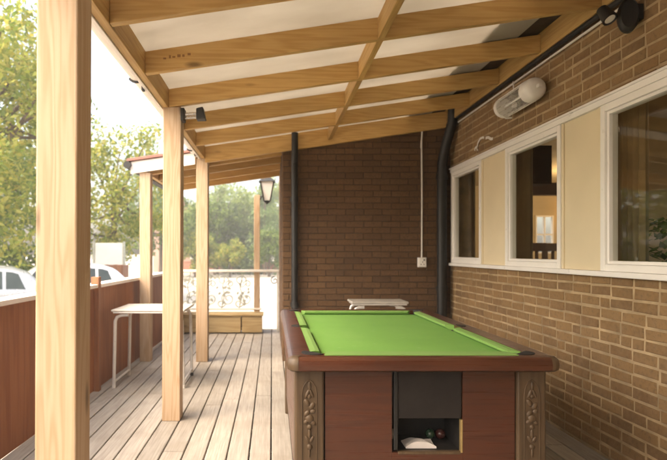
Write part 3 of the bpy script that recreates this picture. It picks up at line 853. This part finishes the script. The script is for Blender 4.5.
# ------------------------------------------------------------------ things on the walls
def pipe_thing(label, pts, r, clips, loc, name='drainpipe'):
    t = thing(name, label, 'drainpipe', loc, 'black drainpipes on the end wall')
    b = MB(); b.tube(pts, r, 16); build('pipe', b, M['black'], t, smooth=True)
    for (x, y, z) in clips:
        b = MB(); b.lathe([(r+.001,-.03),(r+.007,-.03),(r+.007,.03),(r+.001,.03)], 18, 0, Matrix.Translation((x, y, z)))
        b.box(x-.05, x+.05, y+r*.6, y+r+.012, z-.018, z+.018); build('clip', b, M['black'], t, smooth=True)
    return t
yp = YB-.065
b0 = pipe_thing('thin black drainpipe near the left edge of the end wall', [(.275, yp-.075, 2.78), (.275, yp-.075, 2.55), (.275, yp-.07, 2.50), (.275, yp, 2.42), (.275, yp, .02)], .040, [(.275, yp, 1.98), (.275, yp, .7)], (.275, yp, 0))
b1 = pipe_thing('thick black drainpipe in the corner beside the farthest window', [(2.125, 6.12, 3.02), (2.125, 6.14, 2.86), (2.085, 6.25, 2.62), (2.065, 6.325, 2.42), (2.065, 6.335, 2.30), (2.065, 6.335, .02)], .058, [(2.065, 6.335, 2.25), (2.065, 6.335, .9)], (2.065, 6.335, 0))
# conduit along the top of the window wall
t = thing('conduit', 'dark conduit run under the wall plate above the windows', 'conduit', (2.15, 3, 2.88))
b = MB(); b.tube([(2.150, -1.0, 2.892), (2.150, 2.5, 2.892), (2.150, 6.05, 2.895)], .019, 10); build('tube', b, M['black'], t, smooth=True)
b = MB(); b.tube([(2.180, -1.0, 2.862), (2.180, 6.1, 2.862)], .009, 8); build('cable', b, M['whitepl'], t, smooth=True)

t = thing('socket', 'white electric socket with surface cable on the dark end wall', 'socket', (1.84, 6.4, 1.2))
b = MB(); b.box(1.787, 1.893, YB-.048, YB-.007, 1.155, 1.275); bk = build('back_box', b, M['whitepl'], t, .006)
b = MB(); b.box(1.796, 1.884, YB-.055, YB-.0485, 1.164, 1.266); build('face_plate', b, M['white'], bk, .004)
b = MB()
for dx in (-.018, .018): b.box(1.84+dx-.004, 1.84+dx+.004, YB-.0565, YB-.0552, 1.185, 1.198)
b.box(1.836, 1.844, YB-.0565, YB-.0552, 1.212, 1.226); b.box(1.852, 1.866, YB-.060, YB-.0552, 1.235, 1.253)
build('switch', b, M['black'], bk)
b = MB(); b.tube([(1.84,YB-.018,1.276),(1.842,YB-.018,2.0),(1.838,YB-.018,2.70),(1.845,YB-.02,2.83)], .010, 8); b.tube([(1.828,YB-.02,2.62),(1.830,YB-.025,2.70),(1.840,YB-.02,2.76)], .006, 6); build('cable', b, M['whitepl'], t, smooth=True)
b = MB(); b.tube([(1.846,YB-.022,2.845),(1.90,YB-.025,2.865),(2.02,YB-.03,2.87)], .011, 8); build('conduit', b, M['black'], t, smooth=True)

# patio heater on the wall
ht = thing('patio_heater', 'white infrared patio heater on brick wall above the middle window', 'heater', (2.1, 4.4, 2.63))
hy0, hy1, hx, hz, hr = 4.08, 4.70, 2.085, 2.635, .086
n = 14
def shell(r0, a0, a1, yA, yB, th=.006):
    mb = MB(); vs = []; fs = []
    for yy in (yA, yB):
        for rr in (r0, r0-th):
            for i in range(n+1):
                a = R(a0+(a1-a0)*i/n); vs.append((hx+rr*math.cos(a), yy, hz+rr*math.sin(a)))
    m1 = n+1
    for i in range(n):
        fs += [(i, i+1, 2*m1+i+1, 2*m1+i), (m1+i, 3*m1+i, 3*m1+i+1, m1+i+1), (i, m1+i, m1+i+1, i+1), (2*m1+i, 2*m1+i+1, 3*m1+i+1, 3*m1+i)]
    for i in (0, n): fs.append((i, 2*m1+i, 3*m1+i, m1+i))
    return mb.add(vs, fs)
# open side faces the deck and slightly down
build('housing', shell(hr, 290, 490, hy0+.09, hy1-.03), M['whitepl'], ht, smooth=True)
b = MB()
for a in (130, 290): b.tube([(hx+(hr-.004)*math.cos(R(a)), hy0+.09, hz+(hr-.004)*math.sin(R(a))), (hx+(hr-.004)*math.cos(R(a)), hy1-.03, hz+(hr-.004)*math.sin(R(a)))], .011, 8)
build('rim', b, M['whitepl'], ht, smooth=True)
build('reflector', shell(hr-.014, 285, 500, hy0+.092, hy1-.032, .004), M['steel'], ht, smooth=True)
b = MB(); b.tube([(hx-.005, hy0+.09, hz), (hx-.005, hy1-.03, hz)], .010, 10); build('element', b, M['lampglass'], ht, smooth=True)
b = MB()
for k in range(6): 
    a = R(138+144*k/5); b.tube([(hx+(hr-.002)*math.cos(a), hy0+.09, hz+(hr-.002)*math.sin(a)), (hx+(hr-.002)*math.cos(a), hy1-.03, hz+(hr-.002)*math.sin(a))], .0022, 5)
build('guard', b, M['steel'], ht)
Mx = Matrix.Translation((hx, hy0+.09, hz)) @ Matrix.Rotation(R(90), 4, 'X')
b = MB(); b.lathe([(.086,-.055),(.090,-.05),(.090,.02),(.086,.045),(.074,.066),(.050,.078),(.015,.082)], 24, 0, Mx); b.box(hx-.012, hx+.012, hy0-.035, hy0+.012, hz-.012, hz+.012); build('end_dome', b, M['whitepl'], ht, smooth=True)
Mx = Matrix.Translation((hx, hy1-.03, hz)) @ Matrix.Rotation(R(-90), 4, 'X')
b = MB(); b.lathe([(.086,-.022),(.091,-.018),(.091,.022),(.082,.032)], 24, 0, Mx); build('end_cap', b, M['whitepl'], ht, smooth=True)
b = MB(); b.box(hx+.04, XR-.005, hy0+.2, hy0+.24, hz-.02, hz+.02); b.box(hx+.04, XR-.005, hy1-.12, hy1-.08, hz-.02, hz+.02); b.tube([(hx-.03,hy1-.06,hz-.085),(hx+.0,hy1-.06,hz-.105),(hx+.05,hy1-.06,hz-.10)], .008, 6); build('bracket', b, M['whitepl'], ht)
b = MB(); b.tube([(hx+.06, hy1-.03, hz+.03),(hx+.09,hy1-.02,hz+.12),(2.165,hy1-.02,2.87)], .006, 6); build('flex', b, M['whitepl'], ht, smooth=True)

# floodlight on the wall near the camera
fl = thing('security_light', 'black twin security light high on the brick wall above nearest window', 'wall light', (2.15, 3.07, 2.78))
b = MB(); b.lathe([(.02,-.03),(.06,-.03),(.075,-.012),(.075,.012),(.06,.03),(.02,.03)], 24, 0, Matrix.Translation((2.13, 3.06, 2.775)) @ Matrix.Rotation(R(70), 4, 'Z') @ Matrix.Rotation(R(90), 4, 'Y') @ Matrix.Diagonal((1.35, .75, 1.2, 1)))
build('body', b, M['black'], fl, smooth=True)
b = MB(); b.tube([(2.12,3.08,2.785),(2.06,3.09,2.79),(2.03,3.09,2.79)], .012, 8); b.box(2.155, 2.195, 3.02, 3.10, 2.74, 2.83); build('arm', b, M['black'], fl)
Mx = Matrix.Translation((2.022, 3.10, 2.805)) @ Matrix.Rotation(R(150), 4, 'X') @ Matrix.Rotation(R(12), 4, 'Y')
b = MB(); b.lathe([(.012,-.05),(.030,-.045),(.036,.0),(.042,.055),(.036,.056),(.033,.05)], 20, 0, Mx); hd = build('lamp_head', b, M['black'], fl, smooth=True)
b = MB(); b.lathe([(.001,.0505),(.030,.0505),(.001,.056)], 16, 0, Mx); build('lens', b, M['lampglass'], hd, smooth=True)
b = MB(); b.tube([(2.13,3.05,2.84),(2.14,3.05,2.90)], .008, 6); build('cable', b, M['black'], fl)
fl.location += Vector((-.005, .05, -.03))

# spotlight at top of second post
sp = thing('spotlight', 'small black spotlight fixed at top of the middle post', 'spotlight', (-.7, 4.15, 2.4))
b = MB(); b.box(-.722, -.692, 4.10, 4.20, 2.375, 2.475); build('back_plate', b, M['black'], sp, .006)
b = MB(); b.tube([(-.692,4.15,2.435),(-.60,4.15,2.44)], .014, 10); b.tube([(-.692,4.15,2.405),(-.60,4.15,2.41)], .010, 10); build('arm', b, M['steel'], sp, smooth=True)
b = MB(); b.hexa([(-.60,4.11,2.385),(-.60,4.11,2.475),(-.60,4.19,2.385),(-.60,4.19,2.475),(-.525,4.10,2.39),(-.545,4.10,2.485),(-.525,4.20,2.39),(-.545,4.20,2.485)]); build('head', b, M['black'], sp, .008)

# pale scrap stuck on wall
b = MB(); xs = XR-.012
def ribbon(pts, wd):
    for i in range(len(pts)-1):
        (y0, z0), (y1, z1) = pts[i], pts[i+1]
        dv = Vector((y1-y0, z1-z0)).normalized(); nx, nz = -dv.y*wd, dv.x*wd
        b.hexa([(xs+dx, yy+s*nx, zz+s*nz) for dx in (0, -.004) for (yy, zz) in ((y0, z0), (y1, z1)) for s in (-1, 1)])
ribbon([(5.62,2.435),(5.60,2.46),(5.55,2.465),(5.53,2.50),(5.47,2.53),(5.40,2.528),(5.37,2.515)], .011)
ribbon([(5.55,2.47),(5.56,2.435),(5.53,2.42)], .008)
ribbon([(5.33,2.505),(5.27,2.50),(5.20,2.468),(5.16,2.462)], .013)
props(build('wall_mark', b, M['whitepl']), 'pale curled scrap stuck on brick wall above farthest window', 'mark')

# ------------------------------------------------------------------ cars and things outside
GZ = -.35
def lerp_tab(tab, s):
    for (a, va), (b_, vb) in zip(tab, tab[1:]):
        if s <= b_:
            u = (s-a)/(b_-a) if b_ > a else 0
            return va+(vb-va)*u
    return tab[-1][1]
def make_car(label, paint, loc, rz, L=4.1, Wd=.85):
    t = thing('parked_car', label, 'car', (0,0,0), 'cars parked beyond the fence')
    top = [(0,.62),(.03,.74),(.10,.84),(.24,.95),(.29,1.0),(.42,1.36),(.50,1.445),(.62,1.46),(.78,1.40),(.86,1.28),(.93,1.0),(.975,.93),(1,.70)]
    wid = [(0,.55),(.04,.72),(.12,.81),(.3,.85),(.7,.85),(.92,.80),(.97,.74),(1,.62)]
    bot = [(0,.32),(.05,.24),(.15,.20),(.85,.20),(.95,.26),(1,.36)]
    def ring(s):
        tz, w_, bz = lerp_tab(top, s), lerp_tab(wid, s)*Wd/.85, lerp_tab(bot, s)
        belt = min(.92, tz-.06); tum = max(0, tz-.98)*.42
        wt = w_-.03-tum
        return [(0,bz),(w_-.10,bz),(w_-.01,bz+.14),(w_,.58),(w_-.015,belt-.10 if belt-.10 > .6 else .6*.5+belt*.5),(w_-.03,belt),(wt-.0,tz-.07 if tz>1.1 else belt+.02),(wt-.09,tz-.012),(0,tz+.012)]
    ns = 60; NR = 9
    def P(s, v, off=0):
        rg = ring(min(max(s,0),1)); i = min(int(v), NR-2); u = v-i
        y = rg[i][0]+(rg[i+1][0]-rg[i][0])*u; z = rg[i][1]+(rg[i+1][1]-rg[i][1])*u
        return Vector((-L/2+s*L, y, z))
    b = MB()
    for sg in (-1, 1):
        vs = [(p.x, p.y*sg, p.z) for i in range(ns+1) for p in [P(i/ns, v) for v in range(NR)]]
        fs = [(i*NR+k, (i+1)*NR+k, (i+1)*NR+k+1, i*NR+k+1) for i in range(ns) for k in range(NR-1)]
        fs += [tuple(range(NR)), tuple(ns*NR+k for k in range(NR))]
        b.add(vs, fs)
    body = build('body', b, paint, t, smooth=True)
    def patch(s0, s1, v0, v1, sg, off, n=10, m=4, slant0=0, slant1=0):
        mb = MB(); vs = []
        for i in range(n+1):
            for j in range(m+1):
                vj = j/m; s = (s0+slant0*vj)+((s1+slant1*vj)-(s0+slant0*vj))*i/n
                p = P(s, v0+(v1-v0)*vj); q = P(min(1,s+.01), v0+(v1-v0)*vj)-P(max(0,s-.01), v0+(v1-v0)*vj); r_ = P(s, min(8, v0+(v1-v0)*vj+.05))-P(s, max(0, v0+(v1-v0)*vj-.05))
                nn = q.cross(r_); nn = nn.normalized() if nn.length > 1e-9 else Vector((0,1,0))
                if nn.y < 0 and v1 < 7: nn = -nn
                if v0 >= 7 and nn.z < 0: nn = -nn
                p = p+nn*off; vs.append((p.x, p.y*sg, p.z))
        fs = [(i*(m+1)+j, (i+1)*(m+1)+j, (i+1)*(m+1)+j+1, i*(m+1)+j+1) for i in range(n) for j in range(m)]
        return mb.add(vs, fs)
    for sg in (-1, 1):
        for s0, s1, a0, a1 in ((.34,.55,.085,0), (.57,.74,0,0), (.755,.84,0,-.03)):
            build('side_window', patch(s0, s1, 5.12, 5.92, sg, .006, 10, 4, a0, a1), M['carglass'], body)
    def two(s0, s1):
        mb = MB()
        for sg in (-1, 1):
            q = patch(s0, s1, 6.9, 8, sg, .006); mb.add(q.v, q.f)
        return mb
    build('windscreen', two(.305, .425), M['carglass'], body); build('rear_window', two(.865, .925), M['carglass'], body)
    for sx in (-.30, .30):
        for sg in (-1, 1):
            Mx = Matrix.Translation((sx*L, sg*(Wd-.10), .31)) @ Matrix.Rotation(R(90*-sg), 4, 'X')
            b = MB(); b.lathe([(.19,-.09),(.29,-.10),(.31,-.07),(.31,.07),(.29,.105),(.20,.10)], 28, 0, Mx); wh = build('wheel', b, M['tyre'], t, smooth=True)
            b = MB(); b.lathe([(.02,.09),(.05,.105),(.08,.095),(.17,.085),(.195,.108),(.20,.10)], 24, 0, Mx); build('rim', b, M['steel'], wh, smooth=True)
    for sg in (-1, 1):
        build('headlight', patch(.012, .085, 3.6, 4.7, sg, .006), M['lampglass'], t)
        build('tail_light', patch(.955, .99, 3.6, 4.9, sg, .006), M['red'], t)
        b = MB(); b.ball((-L/2+.36*L, sg*(Wd+.06), .97), .06, .10, .065, 10); build('mirror', b, paint, t, smooth=True)
    t.location = loc; t.rotation_euler = (0,0,rz)
    return t
make_car('white car parked side-on beyond the fence behind the near post', M['carwhite'], (-5.35, 12.6, GZ), R(22))
make_car('silver car at the picture\'s left edge in front of the white car'.replace("picture's left edge", 'far left'), M['carsilver'], (-6.5, 10.4, GZ), R(28))

sb = thing('notice_board', 'blank pale board on grey posts in the car park', 'sign', (-4.55, 15, GZ))
b = MB(); b.box(-5.08, -4.30, 14.98, 15.02, .98, 1.62); build('board', b, M['white'], sb, .004)
for xx in (-5.13, -4.26):
    b = MB(); b.box(xx-.03, xx+.03, 14.97, 15.03, GZ, 1.66); build('post', b, M['iron'], sb)
pl = thing('timber_crate', 'slatted brown timber crate below the pale notice board', 'crate', (-4.4, 14, GZ))
for k in range(6):
    b = MB(); b.box(-4.72+k*.115, -4.72+k*.115+.095, 14.0, 14.025, GZ+.02, 1.02-.02*(k%2)); build('slat', b, M['fence_z'], pl, .003)
b = MB(); b.box(-4.74, -4.02, 14.026, 14.06, .75, .83); b.box(-4.74, -4.02, 14.026, 14.06, GZ+.15, GZ+.23); build('rail', b, M['fence_z'], pl)
b = MB(); b.box(-4.74, -4.70, 14.061, 14.6, GZ, 1.0); b.box(-4.06, -4.02, 14.061, 14.6, GZ, 1.0); b.box(-4.69, -4.07, 14.56, 14.6, GZ, 1.0); build('side', b, M['fence_z'], pl)

# low garden wall, house
gw = MB(); gw.box(-9, 14, 45, 45.25, GZ, .55); gw.box(-9.03, 14.03, 44.97, 45.28, .551, .62)
props(build('garden_wall', gw, M['wallred']), 'low red brick garden wall beyond the gravel yard', 'wall')
hs = thing('house', 'distant pink house with tiled roof behind the trees', 'house', (-7.6, 47, GZ))
b = MB(); b.box(-10.5, -5.6, 46, 52, GZ, 3.9); build('wall', b, M['render_pink'], hs)
b = MB(); b.prism([(-10.9,3.85),(-5.2,3.85),(-8.05,6.1)], 'y', 45.7, 52.3); build('roof', b, M['tile'], hs)
for xx in (-9.6, -7.2):
    for zz in (.8, 2.6):
        b = MB(); b.box(xx, xx+1.0, 45.93, 45.995, zz, zz+1.0); wn = build('window', b, M['white'], hs)
        b = MB(); b.box(xx+.08, xx+.92, 45.915, 45.929, zz+.08, zz+.92); build('pane', b, M['carglass'], wn)

# ------------------------------------------------------------------ trees
def leaf_cloud(mb, centres, per, size, r, flat=.0):
    for c, rad in centres:
        for k in range(per):
            while True:
                q = Vector((r.uniform(-1,1), r.uniform(-1,1), r.uniform(-1,1)))
                if q.length < 1: break
            p = c + q*rad
            n = Vector((r.gauss(0,1), r.gauss(0,1), r.gauss(.6,1))).normalized()
            a = n.orthogonal().normalized(); a = (Matrix.Rotation(r.uniform(0,6.28), 3, n) @ a); b_ = n.cross(a)
            s = size*r.uniform(.6,1.3)
            mb.add([p-a*s, p-b_*s*.45-a*s*.1, p+a*s, p+b_*s*.45-a*s*.1], [(0,1,2,3)])
def broadleaf(name, label, x, y, h, rad, zc, seed, mat, clumps=70, per=70, size=.10, squash=1.0, clump_r=(.35,.75), group='broadleaf trees beyond the deck'):
    r = random.Random(seed); t = thing(name, label, 'tree', (x, y, GZ), group)
    tk = MB(); lean = r.uniform(-.3,.3)
    base = Vector((x, y, GZ)); fork = Vector((x+lean*.4, y, GZ+h*.34)); topv = Vector((x+lean, y, GZ+h*.85))
    tr_ = .045*h*.55
    tk.tube([base, base+Vector((lean*.1,0,h*.12)), fork, (fork+topv)/2+Vector((r.uniform(-.2,.2),0,0)), topv], [tr_*1.35, tr_, tr_*.8, tr_*.45, tr_*.12], 9)
    cs = []
    for k in range(clumps):
        while True:
            q = Vector((r.uniform(-1,1), r.uniform(-1,1), r.uniform(-1,1)))
            if .25 < q.length < 1: break
        c = Vector((x+lean*.6+q.x*rad, y+q.y*rad, zc+q.z*rad*squash))
        c += Vector((noise.noise(c*.7)*.5, 0, noise.noise(c*.9+Vector((7,7,7)))*.5))
        cs.append((c, r.uniform(*clump_r)*min(1, rad/2)))
    for c, _ in cs[::5]:
        s0 = fork.lerp(topv, r.uniform(0,.7)); mid = s0.lerp(c, .5)+Vector((0,0,-.1*h*.2))
        tk.tube([s0, mid, c], [tr_*.35, tr_*.22, tr_*.06], 6)
    build('trunk', tk, M['bark'], t, smooth=True)
    cr = MB(); leaf_cloud(cr, cs, per, size, r); build('crown', cr, M[mat], t, fixn=False)
def conifer(label, x, y, h, rad, seed, mat='leaf_con'):
    r = random.Random(seed); t = thing('conifer_tree', label, 'tree', (x, y, GZ), 'conifers beyond the garden wall')
    tk = MB(); tk.tube([(x,y,GZ),(x,y,GZ+h*.5),(x,y,GZ+h*.97)], [.02*h,.013*h,.003*h], 8); build('trunk', tk, M['bark'], t, smooth=True)
    cs = []
    for k in range(110):
        u = r.random()**.8; a = r.uniform(0,6.28); rr = rad*(1-u)**.8*r.uniform(.45,1)
        cs.append((Vector((x+rr*math.cos(a), y+rr*math.sin(a), GZ+h*(.06+.92*u)-rr*.15)), .12*rad+.22*rad*(1-u)))
    cr = MB(); leaf_cloud(cr, cs, 55, .11, r); build('crown', cr, M[mat], t, fixn=False)
broadleaf('broadleaf_tree', 'big yellow-green tree on the left behind the near post', -6.75, 12.0, 7.8, 2.45, 4.4, 21, 'leaf_yel', 150, 130, .078, 1.4)
broadleaf('broadleaf_tree', 'yellow tree right of the near post behind the notice board', -5.55, 18.0, 6.0, 1.75, 3.4, 22, 'leaf_yel', 75, 110, .085, 1.45)
broadleaf('broadleaf_tree', 'dark green tree low behind the silver car', -9.6, 17.5, 5.2, 3.2, 2.2, 23, 'leaf_grn', 120, 110, .11, .9)
broadleaf('broadleaf_tree', 'tall green tree standing at the far left of the car park', -11.5, 20, 11, 3.6, 6.6, 24, 'leaf_yel', 90, 110, .12, 1.2, (.5,1.0))
broadleaf('broadleaf_tree', 'light green tree seen between the far fence post and middle post', -7.6, 36, 8.0, 2.7, 3.9, 25, 'leaf_grn', 70, 70, .16, 1.1, (.5,.9))
broadleaf('broadleaf_tree', 'fresh green tree just right of the far deck post', -4.3, 40, 7.0, 1.4, 3.2, 26, 'leaf_grn', 60, 70, .14, 1.7, (.5,.8))
conifer('slim grey-green conifer left of the lantern post', -3.0, 41, 5.6, 1.5, 31)
conifer('shorter conifer between the slim conifer and the lantern post', -1.9, 42, 4.6, 1.3, 32)
conifer('tall broad conifer behind the carriage lantern', -.55, 40, 7.3, 2.1, 33)
conifer('conifer half hidden by the dark end wall', 1.2, 42, 6.4, 2.0, 34)
broadleaf('garden_bush', 'bright green round bush below the carriage lantern', -.2, 36.5, 3.6, 1.25, 1.9, 35, 'leaf_grn', 45, 80, .11, 1.0, (.4,.7), 'bushes by the garden wall')
broadleaf('garden_bush', 'yellow-green bush at the foot of the slim conifer', -2.9, 36.0, 2.6, 1.3, 1.3, 36, 'leaf_yel', 45, 80, .11, .7, (.4,.7), 'bushes by the garden wall')
broadleaf('garden_bush', 'yellow-green bush under the light green tree by the far post', -5.3, 36.0, 3.2, 1.5, 1.5, 37, 'leaf_yel', 45, 80, .11, .7, (.4,.7), 'bushes by the garden wall')

broadleaf('broadleaf_tree', 'pale green tree between the slim conifer and the far deck post', -3.9, 44, 8.2, 2.4, 4.2, 41, 'leaf_pale', 80, 80, .16, 1.2, (.5,.9))
broadleaf('broadleaf_tree', 'pale green tree behind the shorter conifer', -1.6, 47, 7.4, 2.3, 3.9, 42, 'leaf_pale', 80, 80, .16, 1.1, (.5,.9))
broadleaf('broadleaf_tree', 'pale green tree behind the lantern beside the end wall', 1.0, 49, 10, 2.8, 5.0, 43, 'leaf_pale', 80, 80, .18, 1.2, (.5,1.0))
broadleaf('broadleaf_tree', 'pale green tree in front of the pink house', -6.2, 42, 6.0, 1.8, 3.0, 44, 'leaf_pale', 70, 80, .15, 1.1, (.5,.8))
hz_ = MB(); hz_.box(-45, 45, -12, 62, -1.4, 14)  # thin volume added to stand in for lens glare over distant things
hm = NT('glare_veil'); hm.n.remove(hm.bsdf); pv = hm.new('ShaderNodeVolumePrincipled'); pv.inputs['Color'].default_value = (1, .99, .96, 1); pv.inputs['Density'].default_value = .0042; pv.inputs['Anisotropy'].default_value = .2
hm.link(pv.outputs[0], hm.out.inputs['Volume'])
props(build('glare_veil', hz_, hm.mat), kind='stuff')
# ------------------------------------------------------------------ light, sky, camera
SUN_EL, SUN_AZ = R(52), R(240)      # azimuth clockwise from +Y; light comes from behind-left of the camera
wd = bpy.data.worlds.new('World'); S.world = wd; wd.use_nodes = True
nt = wd.node_tree; bg = nt.nodes['Background']
sk = nt.nodes.new('ShaderNodeTexSky'); sk.sky_type = 'NISHITA'; sk.sun_disc = False
sk.sun_elevation = SUN_EL; sk.sun_rotation = SUN_AZ; sk.dust_density = 6; sk.air_density = 1.0; sk.ozone_density = .6
nt.links.new(sk.outputs[0], bg.inputs[0]); bg.inputs[1].default_value = .15
sl = bpy.data.lights.new('sun', 'SUN'); sl.energy = .8; sl.angle = R(95); sl.color = (1, .94, .84)
so = bpy.data.objects.new('sun', sl); COL.objects.link(so)
dirv = Vector((math.sin(SUN_AZ)*math.cos(SUN_EL), math.cos(SUN_AZ)*math.cos(SUN_EL), math.sin(SUN_EL)))
so.rotation_euler = (-dirv).to_track_quat('-Z', 'Y').to_euler(); so.location = (-6, -6, 12)

cam = bpy.data.cameras.new('camera'); co = bpy.data.objects.new('camera', cam); COL.objects.link(co)
co.location = (0, 0, EYE); co.rotation_euler = (R(90), 0, 0)
cam.sensor_width = 36; cam.lens = 521/667*36
cam.shift_x = (333.5-272)/667; cam.shift_y = (253-230)/667
cam.dof.use_dof = True; cam.dof.focus_distance = 2.7; cam.dof.aperture_fstop = 2.6
cam.clip_end = 2000; cam.clip_start = .05
S.camera = co
vs_ = S.view_settings; vs_.view_transform = 'Standard'; vs_.look = 'None'; vs_.gamma = 1; vs_.use_curve_mapping = False
vs_.exposure = 2.28
try:
    vs_.use_white_balance = True; vs_.white_balance_temperature = 7400; vs_.white_balance_tint = 10
except Exception: pass
S.cycles.use_denoising = True
S.cycles.max_bounces = 10; S.cycles.diffuse_bounces = 6; S.cycles.transparent_max_bounces = 12
